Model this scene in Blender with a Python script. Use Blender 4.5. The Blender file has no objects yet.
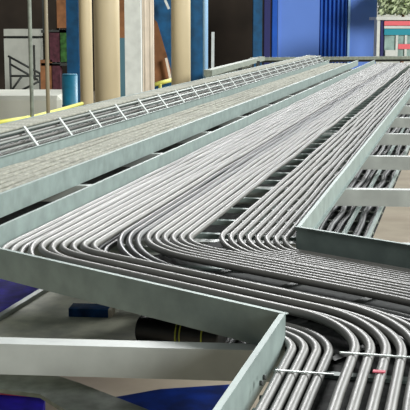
import bpy, bmesh, random
from math import *
from mathutils import Vector, Matrix
random.seed(4)
S = bpy.context.scene
COL = S.collection
FPX = 1100.0
PITCH = atan(185/FPX)
H0 = 2.2                 # height of the tray rims above the hall floor
CAMZ = H0 + 1.1
A = radians(13.12)       # heading of the tray run

# ------------------------------------------------------------------ frames
def W(u, v, z=0.0):
    """u along the tray run, v to its right, z above the rim level -> world"""
    return Vector((v*cos(A)+u*sin(A), -v*sin(A)+u*cos(A), z+H0))
def at(px, py, Y):
    x = px-205; y = 205-py
    d = (x, FPX*cos(PITCH)+y*sin(PITCH), -FPX*sin(PITCH)+y*cos(PITCH))
    t = Y/d[1]
    return Vector((d[0]*t, Y, CAMZ+d[2]*t))

# ------------------------------------------------------------------ materials
def lin(c):
    return tuple((x/12.92 if x <= .04045 else ((x+.055)/1.055)**2.4) for x in c)
def mat(name, rgb, rough=.6, metal=0.0, spec=.5, var=.0, scale=8.0, rgb2=None, bump=0.0, stretch=None, detail=4):
    m = bpy.data.materials.new(name); m.use_nodes = True
    nt = m.node_tree; b = nt.nodes['Principled BSDF']
    b.inputs['Roughness'].default_value = rough
    b.inputs['Metallic'].default_value = metal
    b.inputs['Specular IOR Level'].default_value = spec
    c = lin([k/255 for k in rgb])
    if rgb2 is None:
        rgb2 = [min(255, k*(1+var)) for k in rgb]
        c = lin([k*(1-var)/255 for k in rgb])
    c2 = lin([k/255 for k in rgb2])
    tc = nt.nodes.new('ShaderNodeTexCoord')
    mp = nt.nodes.new('ShaderNodeMapping')
    nt.links.new(tc.outputs['Object'], mp.inputs['Vector'])
    if stretch: mp.inputs['Scale'].default_value = stretch
    n = nt.nodes.new('ShaderNodeTexNoise'); n.inputs['Scale'].default_value = scale
    n.inputs['Detail'].default_value = detail
    nt.links.new(mp.outputs['Vector'], n.inputs['Vector'])
    r = nt.nodes.new('ShaderNodeValToRGB')
    r.color_ramp.elements[0].position = .33; r.color_ramp.elements[1].position = .67
    r.color_ramp.elements[0].color = (*c, 1); r.color_ramp.elements[1].color = (*c2, 1)
    nt.links.new(n.outputs['Fac'], r.inputs['Fac'])
    nt.links.new(r.outputs['Color'], b.inputs['Base Color'])
    if bump:
        bp = nt.nodes.new('ShaderNodeBump'); bp.inputs['Strength'].default_value = bump
        bp.inputs['Distance'].default_value = .01
        nt.links.new(n.outputs['Fac'], bp.inputs['Height'])
        nt.links.new(bp.outputs['Normal'], b.inputs['Normal'])
    return m
M = {
 'indigo': mat('indigo_paint', (26,32,92), .6),
 'galv':   mat('galvanised_steel', (130,145,141), .55, .15, .5, .06, 9),
 'galvb':  mat('galvanised_beam',  (158,164,160), .5, .15, .5, .05, 6),
 'deckm': mat('worn_deck_plate', (150,152,138), .7, 0, .3, rgb2=(196,196,176), scale=7),
 'tealg': mat('grey_teal_paint', (70,108,120), .6),
 'galvd':  mat('weathered_zinc',   (128,136,124), .6, .1, .4, .10, 14),
 'cable':  mat('cable_sheath',     (100,100,96), .46, 0, .7, .06, 6),
 'cabled': mat('dark_cable_sheath',(76,78,78), .5, 0, .6, .08, 8),
 'cablel': mat('dusty_cable_sheath',(160,158,152), .5, 0, .5, .08, 20),
 'cabley': mat('pale_cable_sheath',(138,139,128), .75, 0, .2, .12, 12),
 'strap':  mat('steel_strap', (180,188,184), .4, .5),
 'red':    mat('red_tape', (190,70,90), .6),
 'beige':  mat('beige_lagging', (196,182,148), .6, 0, .4, .04, 3, stretch=(1,1,.2)),
 'cream':  mat('cream_paint', (212,200,182), .6, 0, .4, .04, 3),
 'grey': mat('grey_white_paint', (168,172,164), .6, 0, .4, .04, 2),
 'white':  mat('white_paint', (205,210,205), .55, 0, .4, .04, 5),
 'blue':   mat('blue_paint', (4,72,112), .5, 0, .5, .15, 4),
 'bluel':  mat('light_blue_paint', (150,190,225), .5),
 'teal':   mat('teal_paint', (20,110,140), .5, 0, .5, .1, 4),
 'tan': mat('tan_conduit', (140,130,106), .5),
 'navy':   mat('navy_cloth', (44,32,180), .7, 0, .2, .18, 6),
 'tarp':   mat('blue_tarpaulin', (14,44,120), .6, 0, .3, .25, 5),
 'peri':   mat('periwinkle_cladding', (92,130,208), .55, 0, .4, .02, .5),
 'royal':  mat('royal_blue_cladding', (22,84,178), .5, 0, .4, .08, 1.2),
 'dark':   mat('dark_hall_wall', (44,38,32), .85, 0, .2, .2, .5),
 'darkm':  mat('dark_steel', (50,54,52), .6, .2),
 'black':  mat('black_rubber', (32,34,36), .42, 0, .5, .08, 10),
 'yellow': mat('yellow_paint', (206,204,90), .6),
 'ygreen': mat('yellow_green_stripe', (150,160,60), .6),
 'brown':  mat('rust_brown_board', (122,84,56), .8, 0, .2, .15, 3),
 'maroon': mat('maroon_cloth', (70,40,48), .8, 0, .2, .2, 6),
 'green':  mat('green_cloth', (44,78,38), .8, 0, .2, .3, 6),
 'floor':  mat('hall_floor', (172,160,142), .75, 0, .3, rgb2=(190,180,160), scale=1.5),
 'pale':   mat('pale_concrete', (196,198,186), .8, 0, .2, .04, .6),
 'glass':  mat('cabin_glass', (140,165,160), .15, 0, .6, .15, 3),
 'pink':   mat('pink_red_sign', (226,104,112), .6),
 'tealsign': mat('teal_sign', (20,140,160), .6),
 'foliage':mat('foliage', (180,192,155), .9, 0, .1, .15, 6),
 'darkfill':   mat('shade_and_cable_fill', (58,62,60), .8, 0, .2, rgb2=(26,29,29), scale=26),  # dark colour stands in for gap shade; on the right also mottled cable fill
 'card':   mat('blue_carton', (24,62,110), .7, 0, .2, .3, 9),
}

# ------------------------------------------------------------------ mesh helpers
class MB:
    def __init__(s): s.bm = bmesh.new()
    def hexa(s, c):
        """8 corners: bottom loop 0-3, top loop 4-7"""
        v = [s.bm.verts.new(p) for p in c]
        for f in ((3,2,1,0),(4,5,6,7),(0,1,5,4),(1,2,6,5),(2,3,7,6),(3,0,4,7)):
            s.bm.faces.new([v[i] for i in f])
        return s
    def box(s, x0, x1, y0, y1, z0, z1):
        return s.hexa([Vector(p) for p in ((x0,y0,z0),(x1,y0,z0),(x1,y1,z0),(x0,y1,z0),(x0,y0,z1),(x1,y0,z1),(x1,y1,z1),(x0,y1,z1))])
    def uvbox(s, u0, u1, v0, v1, z0, z1):
        return s.hexa([W(u0,v0,z0),W(u0,v1,z0),W(u1,v1,z0),W(u1,v0,z0),W(u0,v0,z1),W(u0,v1,z1),W(u1,v1,z1),W(u1,v0,z1)])
    def bar(s, p, q, w, h, up=Vector((0,0,1))):
        p = Vector(p); q = Vector(q); d = (q-p).normalized()
        sd = d.cross(up)
        if sd.length < 1e-4: sd = d.cross(Vector((1,0,0)))
        sd.normalize(); n = sd.cross(d)
        a = sd*w/2; b = n*h/2
        return s.hexa([p-a-b, p+a-b, q+a-b, q-a-b, p-a+b, p+a+b, q+a+b, q-a+b])
    def tube(s, pts, r, n=10, cap=True):
        pts = [Vector(p) for p in pts]; rings = []
        for i, p in enumerate(pts):
            a = pts[max(i-1,0)]; b = pts[min(i+1,len(pts)-1)]
            d = (b-a).normalized()
            ref = Vector((0,0,1)) if abs(d.z) < .9 else Vector((1,0,0))
            sd = d.cross(ref).normalized(); up = sd.cross(d)
            rr = r[i] if isinstance(r, (list,tuple)) else r
            rings.append([s.bm.verts.new(p + sd*cos(2*pi*k/n)*rr + up*sin(2*pi*k/n)*rr) for k in range(n)])
        for i in range(len(rings)-1):
            for k in range(n):
                f = s.bm.faces.new((rings[i][k], rings[i+1][k], rings[i+1][(k+1)%n], rings[i][(k+1)%n])); f.smooth = True
        if cap:
            s.bm.faces.new(rings[0]); s.bm.faces.new(list(reversed(rings[-1])))
        return s
    def build(s, name, m, parent=None, bevel=0.0):
        bmesh.ops.recalc_face_normals(s.bm, faces=s.bm.faces)
        if bevel:
            bmesh.ops.bevel(s.bm, geom=[e for e in s.bm.edges if e.calc_face_angle(0) > .6], offset=bevel, segments=1, affect='EDGES')
        vs = s.bm.verts
        if parent is None:
            lo = Vector([min(v.co[i] for v in vs) for i in range(3)]); hi = Vector([max(v.co[i] for v in vs) for i in range(3)])
            org = Vector(((lo.x+hi.x)/2, (lo.y+hi.y)/2, lo.z))
        else:
            org = Vector((0,0,0)); q = parent
            while q: org = org + q.location; q = q.parent
        for v in vs: v.co -= org
        me = bpy.data.meshes.new(name); s.bm.to_mesh(me); s.bm.free()
        me.materials.append(M[m])
        o = bpy.data.objects.new(name, me); COL.objects.link(o)
        if parent is None: o.location = org
        else: o.parent = parent
        return o
def tag(o, label=None, cat=None, group=None, kind=None):
    if label: o['label'] = label
    if cat: o['category'] = cat
    if group: o['group'] = group
    if kind: o['kind'] = kind
    return o
def thing(name, loc, label, cat, group=None):
    o = bpy.data.objects.new(name, None); COL.objects.link(o); o.location = loc
    o.empty_display_size = .1
    return tag(o, label, cat, group)
ORD = ['first','second','third','fourth','fifth','sixth','seventh','eighth','ninth','tenth','eleventh','twelfth','thirteenth','fourteenth','fifteenth','sixteenth']

def ORDN(j): return ORD[j] if j < 16 else ['seventeenth','eighteenth','nineteenth','twentieth','twenty-first','twenty-second','twenty-third','twenty-fourth','twenty-fifth'][j-16]
# ------------------------------------------------------------------ trays
RH = .15
def rail(p, q, side, parent, h=RH, top=0.0, m='galv', lip=.022, name='side_rail'):
    """C-shaped side rail from p to q (u,v); flanges point to `side` (+1 right / -1 left of travel)"""
    P = Vector((p[0],p[1])); Q = Vector((q[0],q[1])); d = (Q-P).normalized()
    n = Vector((-d.y, d.x))*side*1.0
    mb = MB()
    def seg(a0, a1, z0, z1):
        c = [P+n*a0, P+n*a1, Q+n*a1, Q+n*a0]
        mb.hexa([W(k.x,k.y,z0) for k in c]+[W(k.x,k.y,z1) for k in c])
    seg(0, .004, top-h, top)
    seg(0.004, lip, top-.004, top)
    seg(0.004, lip, top-h, top-h+.004)
    return mb.build(name, m, parent)

VL, VR = -2.40, -.845
# main tray
C60 = (4.01, -.623)                       # outer corner of the dog-leg
DX = Vector((-.495, .869))                # direction of the slanting run (u,v)
NX = Vector((.869, .495))
def wline(w, v): return C60[0]+(w-(v-C60[1])*NX.y)/NX.x     # u where the line at distance w crosses v
ufl = wline(0, VL)
BW = 1.46
ubr = wline(BW, VR)
main = thing('cable_tray', W(12, -1.6, -RH), 'long galvanised steel cable tray carrying the widest band of cables towards the blue cabin', 'cable tray')
rail((ufl, VL), (31.2, VL), -1, main)
rail((ubr, VR), (31.2, VR), 1, main)
def rung(parent, u, v0, v1, z=-.135, m='galv'):
    mb = MB(); mb.uvbox(u-.022, u+.022, v0, v1, z-.012, z); mb.uvbox(u-.022, u-.018, v0, v1, z-.03, z-.012)
    return mb.build('rung', m, parent)
u = 5.30
k = 0
while u < 31:
    v0 = VL+.006; v1 = VR-.006
    if u < ufl: v0 = C60[1] + (C60[0]-u)*(-NX.x)/NX.y*-1
    if u < ufl + .01: v0 = (C60[1] + (-(u-C60[0])*NX.x)/NX.y) + .02
    if u < ubr: v1 = min(v1, -1.0)
    rung(main, u, v0, v1); u += .443

# slanting run
cross = thing('cable_tray', W(4.9, -.6, -RH), 'slanting galvanised tray section with dark rails, joining long tray to foreground tray', 'cable tray')
rail((ufl, VL), C60, -1, cross)
ubr2 = wline(BW, .92)
rail((ubr, VR), (ubr2, .92), 1, cross)
for k in range(1, 5):
    s = .25+.42*k
    P = Vector(C60) - DX*(1.72-s)
    a = P + NX*.01; b = P + NX*(BW-.01)
    if k > 0:
        mb = MB(); mb.bar(W(a.x,a.y,-.141), W(b.x,b.y,-.141), .04, .009)
        mb.build('rung', 'darkm', cross)  # dark colour stands in for shade on these galvanised rungs
fl = [Vector(C60)-DX*1.6+NX*.01, Vector(C60)+NX*.01, Vector(C60)+DX*1.2+NX*.01, Vector(C60)+DX*1.2+NX*(BW-.01), Vector(C60)-DX*1.6+NX*(BW-.01)]
fl = [fl[0], fl[2], fl[3], fl[4]]
MB().hexa([W(p.x,p.y,-.1495) for p in fl]+[W(p.x,p.y,-.146) for p in fl]).build('tray_floor','darkfill',cross)  # dark sheet added to imitate shade between the cables
# foreground run
fore = thing('cable_tray', W(2.6, .1, -RH), 'foreground galvanised cable tray leaving the frame at the bottom, its bright left rail in view', 'cable tray')
rail((C60[0], C60[1]), (1.6, -.66), 1, fore)
rail((ubr2, .92), (1.6, .90), -1, fore)
MB().uvbox(1.6, 4.9, -.60, .90, -.152, -.147).build('tray_floor','darkfill',fore)
for k, uu in enumerate((3.75, 3.32, 2.9, 2.47, 2.05)):
    rung(fore, uu, -.62, .88)
for (uu, zz) in ((3.46,-.07),(3.40,-.07),(3.40,-.12)):
    p = W(uu, -.609, zz); q = W(uu, -.598, zz)
    MB().tube([p,q], .009, 8).build('bolt', 'darkm', fore)

# left tray
left = thing('cable_tray', W(14, -3.2, -RH), 'left galvanised cable tray packed with pale straight cables beside the long main tray', 'cable tray')
VL2, VLL = -2.85, -3.66
rail((4.5, VL2), (31, VL2), -1, left, lip=.03)
rail((4.5, VLL), (31, VLL), 1, left)
u = 5.4
while u < 30.9: rung(left, u, VLL+.006, VL2-.035, -.12); u += .45

# raised far-left tray with a leaning ladder-like side guard
up = thing('cable_tray', W(14, -4.0, -RH), 'raised pale cable tray at far left whose ladder-like side guard faces the walkway', 'cable tray')
GZ = .12
mb = MB(); mb.uvbox(4.5, 30.5, -4.14, -3.86, GZ-.02, GZ); mb.uvbox(4.5, 30.5, -4.16, -4.14, GZ-.12, GZ+.03); mb.uvbox(4.5, 30.5, -3.93, -3.91, -.12, GZ-.02); mb.build('tray_floor', 'galv', up)
for j, t in enumerate((0.05, .36, .68, .97)):
    z = -.06+t*.19; v = -3.70-t*.14
    MB().tube([W(4.5,v,z), W(30.5,v,z)], .011, 8).build('guard_bar', 'galvb', up)
for j in range(4):
    z = -.10+.058*j; v = -3.79-.028*j
    pts = [W(4.5+i*.75, v+random.uniform(-.004,.004), z+random.uniform(-.004,.004)) for i in range(35)]
    tag(MB().tube(pts, .019, 8).build('power_cable', 'cable'),
        f'grey cable held behind the ladder-like side guard, {["lowest","second lowest","third lowest","topmost"][j]} there', 'cable', 'cables stacked behind the side guard')
for k in range(-5, 24):
    uu = 9.29+.9*k
    if uu > 30.4 or uu < 4.6: continue
    MB().bar(W(uu,-3.672,-.085), W(uu,-3.85,.15), .045, .02, Vector((cos(A),-sin(A),0))).build('guard_post', 'galvb', up)
for j in range(7):
    v = -3.905-.034*j
    pts = [W(4.5+i*.75, v+random.uniform(-.006,.006), GZ+.016+random.uniform(0,.002)) for i in range(35)]
    tag(MB().tube(pts, .0155, 8).build('power_cable', 'cabley'),
        f'pale cable on the raised far-left tray, {ORD[j]} behind its ladder-like guard', 'cable', 'pale cables on the raised far-left tray')

# pale cables in the left tray
for j in range(25):
    v = VL2-.055-.0295*j
    pts = [W(4.5+i*.55, v+random.uniform(-.005,.005), -.10+random.uniform(-.003,.005)+.012*(j%3==1)) for i in range(49)]
    tag(MB().tube(pts, random.choice((.0125,.0145)), 8).build('power_cable', 'cabley'),
        f'straight dusty cable in the left tray, {ORDN(j)} behind its wide grey right rail', 'cable', 'straight cables in the left tray')

# ------------------------------------------------------------------ bent cables
def path(vin, w, vout, zin, zc, zout, R1, R2, uend=1.5, ustart=31.1, wob=.0045):
    c1 = Vector((wline(w, vin), vin)); c2 = Vector((wline(w, vout), vout))
    t1 = R1*tan(radians(29.85)); t2 = R2*tan(radians(29.85))
    pts = []   # (u,v,z)
    up_ = Vector((1,0)); dn = Vector((-1,0))
    def arc(c, din, dout, t, R, za, zb, n=14):
        a = c-din*t; 
        # centre
        perp = Vector((-din.y, din.x)); 
        if perp.dot(dout) < 0: perp = -perp
        ce = a+perp*R; r0 = a-ce
        b = c+dout*t; r1 = b-ce
        ang = r0.angle(r1); sg = 1 if (r0.x*r1.y-r0.y*r1.x) > 0 else -1
        for i in range(n+1):
            th = sg*ang*i/n
            p = ce+Vector((r0.x*cos(th)-r0.y*sin(th), r0.x*sin(th)+r0.y*cos(th)))
            f = i/n; f = f*f*(3-2*f)
            pts.append((p.x, p.y, za+(zb-za)*f))
    s = ustart; ph = random.uniform(0,6); ph2 = random.uniform(0,6)
    end = c1.x+t1
    n = int((s-end)/.4)
    for i in range(n):
        uu = s-(s-end)*i/n
        fade = min(1, (uu-end)/1.5)
        pts.append((uu, vin+wob*fade*(sin(uu*1.7+ph)+.6*sin(uu*4.1+ph2)), zin+wob*.5*fade*sin(uu*2.3+ph2)))
    arc(c1, dn, DX, t1, R1, zin, zc)
    a = Vector(pts[-1][:2]); b = c2-DX*t2
    if (b-a).dot(DX) > .05:
        for i in range(1, 5):
            p = a.lerp(b, i/5); pts.append((p.x, p.y+wob*.6*sin(ph+i*1.4), zc))
    arc(c2, DX, dn, t2, R2, zc, zout)
    e = pts[-1]
    n = 5
    for i in range(1, n+1): pts.append((e[0]+(uend-e[0])*i/n, vout+wob*.5*sin(ph+i), zout))
    return [W(*p) for p in pts]
def cable(label, grp, r=.021, m='cable', name='power_cable', **k):
    return tag(MB().tube(path(**k), r, 12).build(name, m), label, 'cable', grp)

# bundle nearest the left rail: 10 cables, 4 of them dip low and hug the inside corner
for j in range(10):
    vin = -2.35+.0535*j
    if j < 4:
        w = .045+.045*j; vout = -.582+.046*j; zc = -.113; zo = -.110; R2 = .26+.05*j
    else:
        w = .235+.052*(j-4); vout = -.345+.0555*(j-4); zc = -.078 if j%2 else -.062; zo = -.075; R2 = .52+.05*(j-4)
    cable(f'grey cable, {ORD[j]} from the long tray\'s left rail, ' + ('dipping close round the foreground corner' if j < 4 else 'sweeping wide at the foreground'),
          'cables of the bundle along the left rail', m='cable', r=.0188 if j > 3 else .0178,
          vin=vin, w=w, vout=vout, zin=-.098 if j < 3 else -.075, zc=zc, zout=zo, R1=.34+.045*(9-j), R2=R2)
# middle bundle: the 3 leftmost dive low in the bend, 6 stay on top
for j in range(9):
    if j < 3:
        w = .535+.05*j; zc = -.116; m = 'black' if j < 2 else 'cabled'  # darker sheath colours imitate shade on the low cables
    else:
        w = .70+.043*(j-3); zc = -.068; m = 'cable'
    cable(f'grey cable, {ORD[j]} from the middle bundle\'s left edge, ' + ('diving low after the bend' if j < 3 else 'staying on top'),
          'cables of the middle bundle', m=m, r=.0178,
          vin=-1.805+.0475*j, w=w, vout=.05+.053*j, zin=-.075, zc=zc, zout=-.11 if j < 3 else -.07, R1=.50+.052*(8-j), R2=.8+.05*j)
for j in range(3):
    cable(f'black cable lying lowest between the two left bundles, {["first","second","third"][j]} from the left', 'lowest black cables between the bundles', m='black', r=.017,
          vin=-1.93+.045*j, w=.40+.045*j, vout=-.06+.045*j, zin=-.118, zc=-.118, zout=-.118, R1=.62+.045*(2-j), R2=.7+.05*j)
# right bundle
for j in range(8):
    cable(f'thin grey cable of the right bundle, {ORD[j]} from the bundle\'s left side', 'cables of the right bundle', m='cable', r=.0158,
          vin=-1.275+.0515*j, w=1.12+.0355*j, vout=.47+.05*j, zin=-.085, zc=-.118, zout=-.115, R1=.20+.036*(7-j), R2=.9+.04*j)

# straps and tape on the foreground cables
def strap(u0, v0, v1, z, label):
    tag(MB().bar(W(u0,v0,z), W(u0+.0,v1,z), .008, .005).build('steel_strap', 'strap'), label, 'strap', None)
strap(3.74, -.385, .0, -.0535, 'thin bright metal strap across the wide-sweeping foreground cables')
strap(3.60, -.59, -.39, -.0887, 'short thin strap across the low foreground cables beside the left rail')
tag(MB().bar(W(3.562,-.255,-.0545), W(3.562,-.214,-.0545), .022, .004).build('marking_tape', 'red'), 'small red marking tape on the foreground cables below the strap', 'tape')

# ------------------------------------------------------------------ supports under the trays
BU = [4.0+2.085*k for k in range(13)]
for k, uu in enumerate(BU):
    names = {0:'pale steel crossbeam nearest the viewer, spanning the lower left',
             1:'steel crossbeam hidden mostly under the slanting tray section, second from the viewer',
             2:'pale steel crossbeam right of the long tray just behind the dark back rail',
             3:'steel crossbeam right of the long tray, next one behind the widest visible pale beam'}
    lab = names.get(k, f'distant steel crossbeam under the trays, {ORD[k]} in the row counted from the viewer')
    t = thing('support_beam', W(uu, -1, -H0), lab, 'support beam', 'steel crossbeams carrying the trays')
    mb = MB()
    z1 = -RH-.001; hb = .125; v0, v1 = -4.9, 2.7
    def sk(a, b, za, zb):
        g = lambda v: .14*(v+.8)
        q = [(a+g(v0),v0),(a+g(v1),v1),(b+g(v1),v1),(b+g(v0),v0)]
        mb.hexa([W(x,y,za) for x,y in q]+[W(x,y,zb) for x,y in q])
    sk(uu, uu+.008, z1-hb, z1)
    sk(uu+.008, uu+.09, z1-.008, z1)
    sk(uu+.008, uu+.09, z1-hb, z1-hb+.008)
    mb.build('beam', 'galvb', t)
    for v in (-4.85, 2.65):
        MB().uvbox(uu+.01+.14*(v+.8), uu+.09+.14*(v+.8), v-.04, v+.04, -H0, z1-hb).build('post', 'galvd', t)

# ------------------------------------------------------------------ lower level on the right: a ladder tray with old cables
ZL = -.55
lo = thing('cable_tray', W(9, .0, ZL-.1), 'lower cable tray to the right of the long tray, seen between the crossbeams', 'cable tray')
def lm(px, py, z):
    x, y = px-205, 205-py
    d = (x, FPX*cos(PITCH)+y*sin(PITCH), -FPX*sin(PITCH)+y*cos(PITCH)); t = (z+H0-CAMZ)/d[2]
    return (d[0]*t*sin(A)+d[1]*t*cos(A), d[0]*t*cos(A)-d[1]*t*sin(A))
v_a = lm(352, 218, ZL)[1]; v_b = lm(376, 218, ZL)[1]
for v in (v_a-.75, v_a, v_b):
    mb = MB(); mb.uvbox(5.2, 26, v-.014, v+.014, ZL-.03, ZL); mb.build('side_rail', 'galv', lo)
MB().uvbox(5.2, 26, v_a-.74, v_b, ZL-.115, ZL-.103).build('tray_floor', 'darkfill', lo)
u = 5.5
while u < 26: MB().uvbox(u, u+.05, v_a-.74, v_b, ZL-.1, ZL-.085).build('rung', 'galvd', lo); u += .5
for j in range(9):
    v = v_a-.7+.078*j
    pts = [W(5.2+i*.5, v+random.uniform(-.02,.02), ZL-.06+random.uniform(-.005,.01)) for i in range(42)]
    tag(MB().tube(pts, .025, 8).build('power_cable', 'cabled' if j%2 else 'black'),
        f'old dark cable in the lower right tray, {ORD[j]} from the tray\'s left side', 'cable', 'old cables in the lower right tray')
for j in range(2):
    v = v_a+.07+.1*j
    pts = [W(5.2+i*.5, v+random.uniform(-.015,.015), ZL-.055) for i in range(42)]
    tag(MB().tube(pts, .03, 8).build('power_cable', 'black'),
        'black cable in the narrow right channel of the lower tray, ' + ('left one' if j == 0 else 'right one'), 'cable', 'black cables in the narrow lower channel')

# dark deck added under the long and left trays to shade their gaps
ld = thing('cable_tray', W(12, -2.4, -.55), 'dark deck added for shade in the gaps beneath the long and left trays', 'cable tray')
MB().uvbox(7.3, 28.5, -4.4, v_a-.78, -.56, -.54).build('tray_floor', 'darkfill', ld)
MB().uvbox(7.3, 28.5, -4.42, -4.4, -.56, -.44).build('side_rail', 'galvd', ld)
# ------------------------------------------------------------------ lower level on the left
def pl(px, py, z): 
    a, b = lm(px, py, z); return W(a, b, z)
def prism(pix, z, th, name, m, parent=None):
    mb = MB(); top = [pl(x, y, z) for x, y in pix]; bot = [p-Vector((0,0,th)) for p in top]
    vt = [mb.bm.verts.new(p) for p in top]; vb = [mb.bm.verts.new(p) for p in bot]
    mb.bm.faces.new(vt); mb.bm.faces.new(list(reversed(vb)))
    n = len(vt)
    for i in range(n): mb.bm.faces.new((vt[i], vb[i], vb[(i+1)%n], vt[(i+1)%n]))
    return mb.build(name, m, parent)
zc_ = -.50
low = thing('walkway_plate', pl(80, 320, zc_)-Vector((0,0,.05)), 'mottled grey steel walkway plate below the trays at lower left, with a pale edge', 'walkway plate')
prism([(0-30,337),(0,318),(50,286),(62,276),(215,290),(215,352),(-30,352)], zc_, .03, 'deck', 'deckm', low)
MB().bar(pl(-30,336,zc_+.01), pl(58,281.5,zc_+.01), .035, .03).build('edge_trim', 'galvb', low)
br = thing('angle_brace', pl(-20,380,-.62)-Vector((0,0,.1)), 'dark grey-green steel brace slanting below the nearest crossbeam at bottom left', 'brace')
p_ = pl(-30,378,-.72); MB().box(p_.x-.04,p_.x+.04,p_.y-.04,p_.y+.04,0,p_.z).build('post','galvd',br)
(prism([(-40,366),(46,372),(80,383),(170,418),(78,418),(40,394),(0,389),(-40,389)], -.62, .02, 'brace_bar', 'galvd', br))
tag(prism([(-40,250),(60,250),(60,330),(-40,330)], -1.5, .25, 'storage_crate', 'navy'), 'deep blue crate standing beneath the trays at lower left', 'crate')
tag(prism([(104,399),(160,389),(250,383),(250,440),(104,440)], -1.4, .3, 'storage_crate', 'tarp'), 'bright blue crate below the nearest crossbeam at bottom centre', 'crate')
tag(prism([(-60,388),(45,392),(40,440),(-60,440)], -1.3, .3, 'storage_crate', 'navy'), 'dark navy crate at the bottom left corner under the brace', 'crate')
tag(MB().bar(pl(-40,389,-1.28), pl(33,394,-1.28), .03, .03).build('orange_cord','red'), 'thin red cord lying on the navy crate at bottom left', 'cord')

# carton on the plate
c = thing('carton', pl(92, 312, zc_), 'small dark blue carton with a pale end lying on the walkway plate', 'carton')
a_ = pl(71,314,zc_); b_ = pl(110,315,zc_); mb = MB(); mb.bar(a_+Vector((0,0,.024)), b_+Vector((0,0,.024)), .12, .046); mb.build('box_body','card',c)
d_ = (b_-a_).normalized(); mb = MB(); mb.bar(b_+Vector((0,0,.024))+d_*.001, b_+d_*.02+Vector((0,0,.024)), .12, .044); mb.build('end_flap','cream',c)
# coiled black hose on the plate
hose = thing('hose_coil', pl(180, 345, zc_), 'coil of black ribbed hose with yellow-green rings behind the nearest crossbeam', 'hose')
base = pl(140, 343, zc_); dd = (pl(222, 352, zc_)-base).normalized(); L = (pl(222,352,zc_)-base).length
nn = 26; pts = []; rr = []
for i in range(nn*2+1):
    pts.append(base+dd*L*i/(nn*2)+Vector((0,0,.073))); rr.append(.072 if i%2 else .062)
MB().tube(pts, rr, 20).build('ribbed_hose','black',hose)
for q in (.49,.54,.80):
    MB().tube([base+dd*L*q+Vector((0,0,.073)), base+dd*(L*q+.006)+Vector((0,0,.073))], .0745, 20).build('coloured_ring','ygreen',hose)

# ------------------------------------------------------------------ the hall
def struct(o): o['kind'] = 'structure'; return o
struct(MB().box(-26, 26, -3, 52.2, -.1, 0).build('floor', 'floor'))
struct(MB().box(-26, 26, 52, 52.2, 0, 9).build('wall_back', 'dark'))
def vbox(x0, x1, y0, y1, Y, depth, floor=True, top=None):
    """front face at distance Y; down to the floor"""
    a = at(x0, y1, Y); b = at(x1, y0, Y)
    return (a.x, b.x, Y, Y+depth, 0 if floor else a.z, b.z if top is None else top)
def topz(py, Y): return at(205, py, Y).z

# pale concrete plinth at left
x0, x1, *_ = vbox(-120, 61, 98, 120, 30, 1)
mb = MB(); mb.box(x0, x1, 30, 33, 0, at(50, 96, 30).z); tag(mb.build('concrete_plinth', 'pale', bevel=.12), 'wide pale concrete plinth on the hall floor at far left', 'plinth')
# white cabinet on it with stair rail
zt = at(0,98,30).z
cab = thing('cabinet', (at(22,88,47).x, 47, 0), 'tall pale cabinet with a dark gap near its top, against the dark wall', 'cabinet')
xa, xb = at(5,80,47).x, at(41,80,47).x
MB().box(xa, xb, 47, 48, 0, at(0,38.5,47).z).build('cabinet_body','grey',cab)
MB().box(xa, xb, 47.02, 48, at(0,36,47).z, at(0,29,47).z).build('top_panel','grey',cab)
MB().box(xa+.05, xb-.05, 47.2, 48, at(0,38.5,47).z, at(0,36,47).z).build('dark_gap','darkm',cab)
MB().box(xb-.28, xb-.22, 46.96, 47, at(0,80,47).z, at(0,45,47).z).build('handle','darkm',cab)
st = thing('stair_rail', (at(22,88,45.5).x, 45.5, 0), 'dark tubular stair rail crossing in front of the white cabinet', 'railing')
for a, b in (((8,56),(41,74)),((10,64),(38,80)),((10,76),(43,76)),((12,90),(22,76)),((22,90),(42,80))):
    MB().tube([at(*a,45.5), at(*b,45.5)], .045, 8).build('rail_bar', 'darkm', st)
for x in (10, 40):
    p = at(x, 57 if x == 10 else 73, 45.5); MB().tube([(p.x, 45.5, 0), p], .045, 8).build('post', 'darkm', st)
# hanging conduits
for (x, yb, nm) in ((31,126,'thin grey-green conduit standing in front of the white cabinet'),(47,122,'thin tan conduit to the right of the white cabinet')):
    Y = 13.6
    p = at(x+1.5, yb, Y); 
    tag(MB().tube([(p.x, Y, 0), (p.x, Y, 6.0)], .024, 10).build('conduit', 'galvd' if x == 31 else 'tan'), nm, 'conduit')

# clutter rack behind
rk = thing('shelf_rack', (at(58,90,40).x, 40, 0), 'dim rack of brown, maroon and green goods left of the blue column', 'rack')
for n_, m_, r_ in (('brown_board','brown',(57,67,0,28)),('maroon_cloth','maroon',(50,60,32,62)),('green_cloth','green',(60,67,30,62)),('brown_crate','brown',(41,52,60,96)),('maroon_crate','maroon',(52,60,64,95))):
    a = at(r_[0], r_[3], 40); b = at(r_[1], r_[2], 40)
    MB().box(a.x, b.x, 40, 40.6, a.z, b.z).build(n_, m_, rk)
for x in (42, 56, 66):
    a = at(x,50,40); MB().box(a.x-.05, a.x+.05, 40.6, 40.8, 0, 5).build('upright','darkm',rk)
for y in (30, 63, 96):
    MB().box(at(41,y,40).x, at(68,y,40).x, 40, 40.8, at(50,y,40).z-.1, at(50,y,40).z).build('shelf','darkm',rk)

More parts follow.
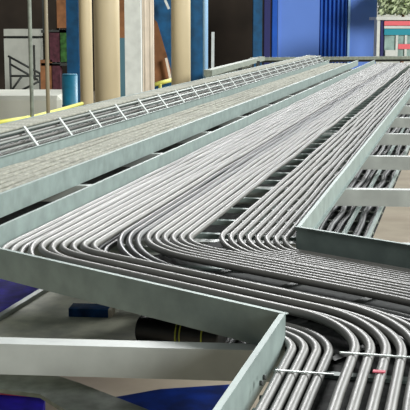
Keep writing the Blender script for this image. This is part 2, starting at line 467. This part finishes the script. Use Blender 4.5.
def pipe(x0, x1, Y, m, name, label, cat, flange=None, n=28, lean=0):
    a = at(x0, 60, Y).x; b = at(x1, 60, Y).x; r = (b-a)/2; cx = (a+b)/2
    t = thing(name, (cx, Y+r, 0), label, cat)
    MB().tube([(cx, Y+r, 0), (cx, Y+r, 6.5)], r, n).build('shaft', m, t)
    MB().tube([(cx, Y+r, 0), (cx, Y+r, .06)], r*1.35, n).build('base_flange', m, t)
    return t
pipe(79, 92, 21.5, 'beige', 'lagged_pipe', 'narrower beige vertical pipe beside the blue column at left', 'pipe')
pipe(93, 119, 19.6, 'beige', 'lagged_pipe', 'widest beige vertical pipe, second from the left', 'pipe')
pipe(171, 190.5, 24, 'beige', 'lagged_pipe', 'beige vertical pipe standing next to the blue column near the centre', 'pipe')
def ibeam(x0, x1, Y, m, name, label, dep=.5, web='blue'):
    a = at(x0, 60, Y).x; b = at(x1, 60, Y).x
    t = thing(name, ((a+b)/2, Y, 0), label, 'column')
    mb = MB(); mb.box(a, b, Y, Y+.04, 0, 6.5); mb.box(a, b, Y+dep, Y+dep+.04, 0, 6.5); mb.box((a+b)/2-.02, (a+b)/2+.02, Y+.04, Y+dep, 0, 6.5)
    mb.build('shaft', m, t)
    MB().box(a-.1, b+.1, Y-.1, Y+dep+.1, 0, .04).build('base_plate', m, t)
    return t
ibeam(67, 79, 26, 'blue', 'steel_column', 'dark blue steel column left of the two beige pipes')
ibeam(190.5, 203.5, 25, 'blue', 'steel_column', 'blue steel column right of the central beige pipe')
pipe(203, 208, 24.5, 'bluel', 'downpipe', 'thin pale blue vertical pipe against the blue column', 'pipe')
MBx = MB()
ibeam(253, 262, 36, 'blue', 'steel_column', 'slim blue steel column left of the big blue cabin')
ibeam(264, 270, 38, 'indigo', 'steel_column', 'slim indigo steel column between the blue column and the blue cabin')
ibeam(272, 277, 38.5, 'royal', 'steel_column', 'slim royal blue post touching the left edge of the blue cabin')
# ribbed white columns
def ribbed(x0, x1, Y, m, label, ribs):
    a = at(x0, 60, Y).x; b = at(x1, 60, Y).x
    t = thing('ribbed_column', ((a+b)/2, Y, 0), label, 'column')
    MB().box(a, b, Y, Y+.4, 0, 6.5).build('core', m, t)
    for i in range(ribs):
        x = a+(b-a)*(i+.5)/ribs
        MB().tube([(x, Y+.03, 0), (x, Y+.03, 6.5)], (b-a)/ribs*.36, 12).build('rib', m, t)
ribbed(125, 141, 21.6, 'white', 'grey-white ribbed column right of the widest beige pipe', 4)
ribbed(142.5, 153.5, 23.2, 'cream', 'cream ribbed column right of the grey-white one', 2)
# teal panels with a brown board
tp = thing('machine_panel', (at(150,60,30).x, 30, 0), 'teal machine housing between the pipes with a slanting brown board', 'machine')
MB().box(at(118,60,30).x, at(128,60,30).x, 30, 31, 0, at(0,38,30).z).build('side_panel','tealg',tp)
MB().box(at(118,60,30).x, at(128,60,30).x, 30.2, 31, at(0,38,30).z, 6.2).build('upper_panel','brown',tp)
MB().box(at(150,60,30).x, at(173,60,30).x, 30, 31, 0, 6.2).build('housing','blue',tp)
a = at(153,82,29.8); b = at(153,20,29.8); c3 = at(171,82,29.8)
mb = MB(); vv = [mb.bm.verts.new(p) for p in (a, at(153,18,29.8), at(157,22,29.8), at(171,70,29.8), c3)]
mb.bm.faces.new(vv); ex = bmesh.ops.extrude_face_region(mb.bm, geom=mb.bm.faces[:])
for e in ex['geom']:
    if isinstance(e, bmesh.types.BMVert): e.co.y += .08
mb.build('slanting_board','brown',tp)
MB().bar(at(166,58,29.6), at(171,82,29.6), .1, .06).build('pale_strut','cream',tp)
MB().bar(at(165,0,29.6), at(169,9,29.6), .1, .06).build('pale_bracket','white',tp)

# teal drum
dr = thing('drum', (at(67,95,24).x, 24.3, 0), 'blue-teal drum standing at the foot of the blue column', 'drum')
a = at(60,76,24); b = at(76,76,24); r = (b.x-a.x)/2; cx = (a.x+b.x)/2
MB().tube([(cx,24.3,0),(cx,24.3,a.z)], r, 24).build('drum_body','teal',dr)
for z in (.0,.33,.66): MB().tube([(cx,24.3,a.z*z+.02),(cx,24.3,a.z*z+.07)], r*1.04, 24).build('hoop','blue',dr)
MB().tube([(cx,24.3,a.z),(cx,24.3,a.z+.03)], r*.95, 24).build('lid','teal',dr)

# yellow handrail behind the raised tray
yr = thing('handrail', W(12,-4.9,-H0), 'thin yellow handrail running just behind the raised left tray', 'railing')
Yp = [at(-15,124.5,12.6), at(18,119.5,13.2), at(35,116.5,13.8), at(60,110,15.2), at(82,103.5,16.8)]
MB().tube(Yp, .028, 8).build('top_rail','yellow',yr)
Yq = [p-Vector((0,0,.10)) for p in Yp[:4]]
MB().tube(Yq, .02, 8).build('mid_rail','yellow',yr)
for p in (Yp[1], Yp[3]):
    MB().tube([(p.x,p.y,0),p], .025, 8).build('post','yellow',yr)

y2 = thing('handrail', (at(158,85,27).x,27,0), 'short yellow handrail showing between the cream column and the beige pipe', 'railing')
q = [at(150,86,27), at(160,83,27), at(172,80,27.5)]; MB().tube(q, .05, 8).build('top_rail','yellow',y2)
for p in q[:2]: MB().tube([(p.x,p.y,0),p], .04, 8).build('post','yellow',y2)
# far end: dark crossing tray
fe = thing('end_beam', (at(300,60,33).x, 33, 0), 'long grey beam crossing behind the far end of the trays, below the blue cabin', 'beam')
a, b = at(262,62,30.5), at(420,60.5,30.5)
MB().bar(at(250,59,33), at(430,57.5,33), .12, .09).build('beam','galvd',fe)
MB().bar(at(250,61.5,33.1), at(430,60,33.1), .06, .07).build('lower_flange','darkm',fe)
for x in (252, 430):
    p = at(x,61,33.1); MB().box(p.x-.06,p.x+.06,33.05,33.17,0,p.z).build('post','darkm',fe)
sb = thing('side_beam', (at(230,66,27).x, 27, 0), 'weathered grey-green beam slanting up to the far end behind the left trays', 'beam')
MB().bar(at(208,73,22), at(262,58.5,32.6), .16, .12).build('beam','galvd',sb)
MB().bar(at(208,77,22), at(250,65.5,31.5), .10, .05).build('lower_bar','galvd',sb)
for x, y, Y in ((210,73,22.2),(240,66,27),(258,61,30.4)):
    p = at(x,y,Y); MB().box(p.x-.05,p.x+.05,Y,Y+.1,0,p.z).build('post','darkm',sb)
tag(MB().bar((at(212,0,26).x,26,0), at(213,32,26), .07, .07).build('marker_post','white'), 'slim pale post in front of the dark opening near the centre', 'post')

# blue cabin
Yc = 42
cabn = thing('cabin', (at(327,56,Yc).x, Yc, 0), 'large pale blue cabin with a darker royal blue corrugated middle door', 'cabin')
ht = 6.4
MB().box(at(278,50,Yc).x, at(319,50,Yc).x, Yc, Yc+4, 0, ht).build('left_wall','peri',cabn)
MB().box(at(348,50,Yc).x, at(376,50,Yc).x, Yc, Yc+4, 0, ht).build('right_wall','peri',cabn)
a = at(319,50,Yc).x; b = at(348,50,Yc).x
mb = MB(); n = 7; w_ = (b-a)/n
mb.box(a, b, Yc+.12, Yc+4, 0, ht)
for i in range(n):
    x = a+w_*i
    mb.hexa([Vector(p) for p in ((x+w_*.15,Yc+.12,0),(x+w_*.85,Yc+.12,0),(x+w_*.7,Yc+.02,0),(x+w_*.3,Yc+.02,0),(x+w_*.15,Yc+.12,ht),(x+w_*.85,Yc+.12,ht),(x+w_*.7,Yc+.02,ht),(x+w_*.3,Yc+.02,ht))])
mb.build('corrugated_door','royal',cabn)
MB().box(b-.03, b+.05, Yc-.05, Yc, 0, ht).build('door_trim','bluel',cabn)
MB().box(at(278,0,Yc).x-.0, at(280,0,Yc).x, Yc-.05, Yc, 0, ht).build('corner_trim','peri',cabn)

# glazed kiosk
Yk = 38
ki = thing('kiosk', (at(395,50,Yk).x, Yk, 0), 'small glazed kiosk with pink-red and teal sign bands at the upper right', 'kiosk')
xl, xr = at(377,40,Yk).x, at(425,40,Yk).x
def kb(x0, x1, y0, y1, d0, d1, m, n):
    a = at(x0,y1,Yk); b = at(x1,y0,Yk); return MB().box(a.x, b.x, Yk+d0, Yk+d1, max(a.z,0), b.z).build(n, m, ki)
kb(384,425,20,60,0,1.5,'glass','glazing')
kb(376,425,17,20,-.1,1.6,'white','roof_edge')
kb(384,425,21,25.5,-.06,0,'pink','pink_sign_band')
kb(384,425,26,28.5,-.05,0,'white','white_sign_band')
kb(384,425,29,35,-.06,0,'tealsign','teal_sign_band')
kb(376,380,20,58,-.06,.6,'white','corner_post')
kb(380,384,20,58,-.02,.6,'indigo','dark_jamb')
kb(395,398,35,58,-.04,0,'white','mullion')
kb(398,410,44,49,-.05,0,'pink','red_notice')
kb(385,396,50,56,-.05,0,'white','notice')
kb(404,407,35,58,-.04,0,'white','mullion')
for o in ki.children:
    pass
# kiosk legs down to the floor
kb(378,425,58,60,-.1,1.5,'darkm','base_sill')
# greenery above the kiosk
mb = MB(); random.seed(9)
for i in range(1100):
    c0 = at(random.uniform(379,420), random.uniform(-12,14), 41+random.uniform(-.7,.7)); r = .12
    ax = Vector((random.gauss(0,1),random.gauss(0,1),random.gauss(0,1))).normalized(); bx = ax.orthogonal().normalized()
    cx_ = ax.cross(bx)
    v4 = [mb.bm.verts.new(c0+bx*r), mb.bm.verts.new(c0+cx_*r*.5), mb.bm.verts.new(c0-bx*r), mb.bm.verts.new(c0-cx_*r*.5)]
    mb.bm.faces.new(v4)
tr = thing('tree', (at(402,50,41).x, 41, 0), 'pale green leafy plant showing above the glazed kiosk', 'plant')
mb.build('foliage','foliage',tr)
MB().tube([(at(402,50,41).x,41,0),(at(402,50,41).x,41,at(0,5,41).z)], [.1,.05], 8).build('trunk','brown',tr)
struct(MB().box(at(376,0,50).x, at(470,0,50).x, 50, 50.2, 0, 7).build('wall_right','pale'))

# ------------------------------------------------------------------ light
wd = bpy.data.worlds.new('hall_light'); S.world = wd; wd.use_nodes = True
nt = wd.node_tree; bg = nt.nodes['Background']
tc = nt.nodes.new('ShaderNodeTexCoord'); sp = nt.nodes.new('ShaderNodeSeparateXYZ')
rp = nt.nodes.new('ShaderNodeValToRGB')
nt.links.new(tc.outputs['Generated'], sp.inputs[0]); nt.links.new(sp.outputs['Z'], rp.inputs['Fac'])
e = rp.color_ramp.elements
e[0].position = 0; e[0].color = (.12,.15,.15,1); e[1].position = .9; e[1].color = (1.0,1.04,1.02,1)
x = e.new(.12); x.color = (.32,.37,.37,1); x = e.new(.45); x.color = (.95,.98,.96,1)
mr = nt.nodes.new('ShaderNodeMapRange'); mr.inputs['From Min'].default_value = -1; mr.inputs['From Max'].default_value = 1
mr.inputs['To Min'].default_value = .12; mr.inputs['To Max'].default_value = 1.25
nt.links.new(sp.outputs['Y'], mr.inputs['Value'])
mx = nt.nodes.new('ShaderNodeVectorMath'); mx.operation = 'SCALE'
nt.links.new(rp.outputs['Color'], mx.inputs[0]); nt.links.new(mr.outputs['Result'], mx.inputs['Scale'])
nt.links.new(mx.outputs[0], bg.inputs['Color']); bg.inputs['Strength'].default_value = .36
def sun(az, el, st, ang, col):
    l = bpy.data.lights.new('sun_lamp', 'SUN'); l.energy = st; l.angle = radians(ang); l.color = col
    o = bpy.data.objects.new('sun_lamp', l); COL.objects.link(o)
    d = Vector((sin(radians(az))*cos(radians(el)), cos(radians(az))*cos(radians(el)), sin(radians(el))))
    o.rotation_euler = d.to_track_quat('Z','Y').to_euler()
sun(138, 19, 3.5, 20, (1,.99,.96))
sun(2, 27, 1.5, 14, (1,1,1))  # extra sun added for glints along the cable tops
sun(48, 27, 3.7, 14, (.98,1,1))
cd = bpy.data.cameras.new('camera'); cam = bpy.data.objects.new('camera', cd); COL.objects.link(cam)
cd.sensor_width = 36; cd.lens = 36*FPX/410; cd.clip_end = 200
cam.location = (0,0,CAMZ); cam.rotation_euler = (pi/2-PITCH, 0, 0)
S.camera = cam
vs = S.view_settings; vs.view_transform = 'Standard'; vs.look = 'None'; vs.exposure = 0.0; vs.gamma = 1; vs.use_curve_mapping = False
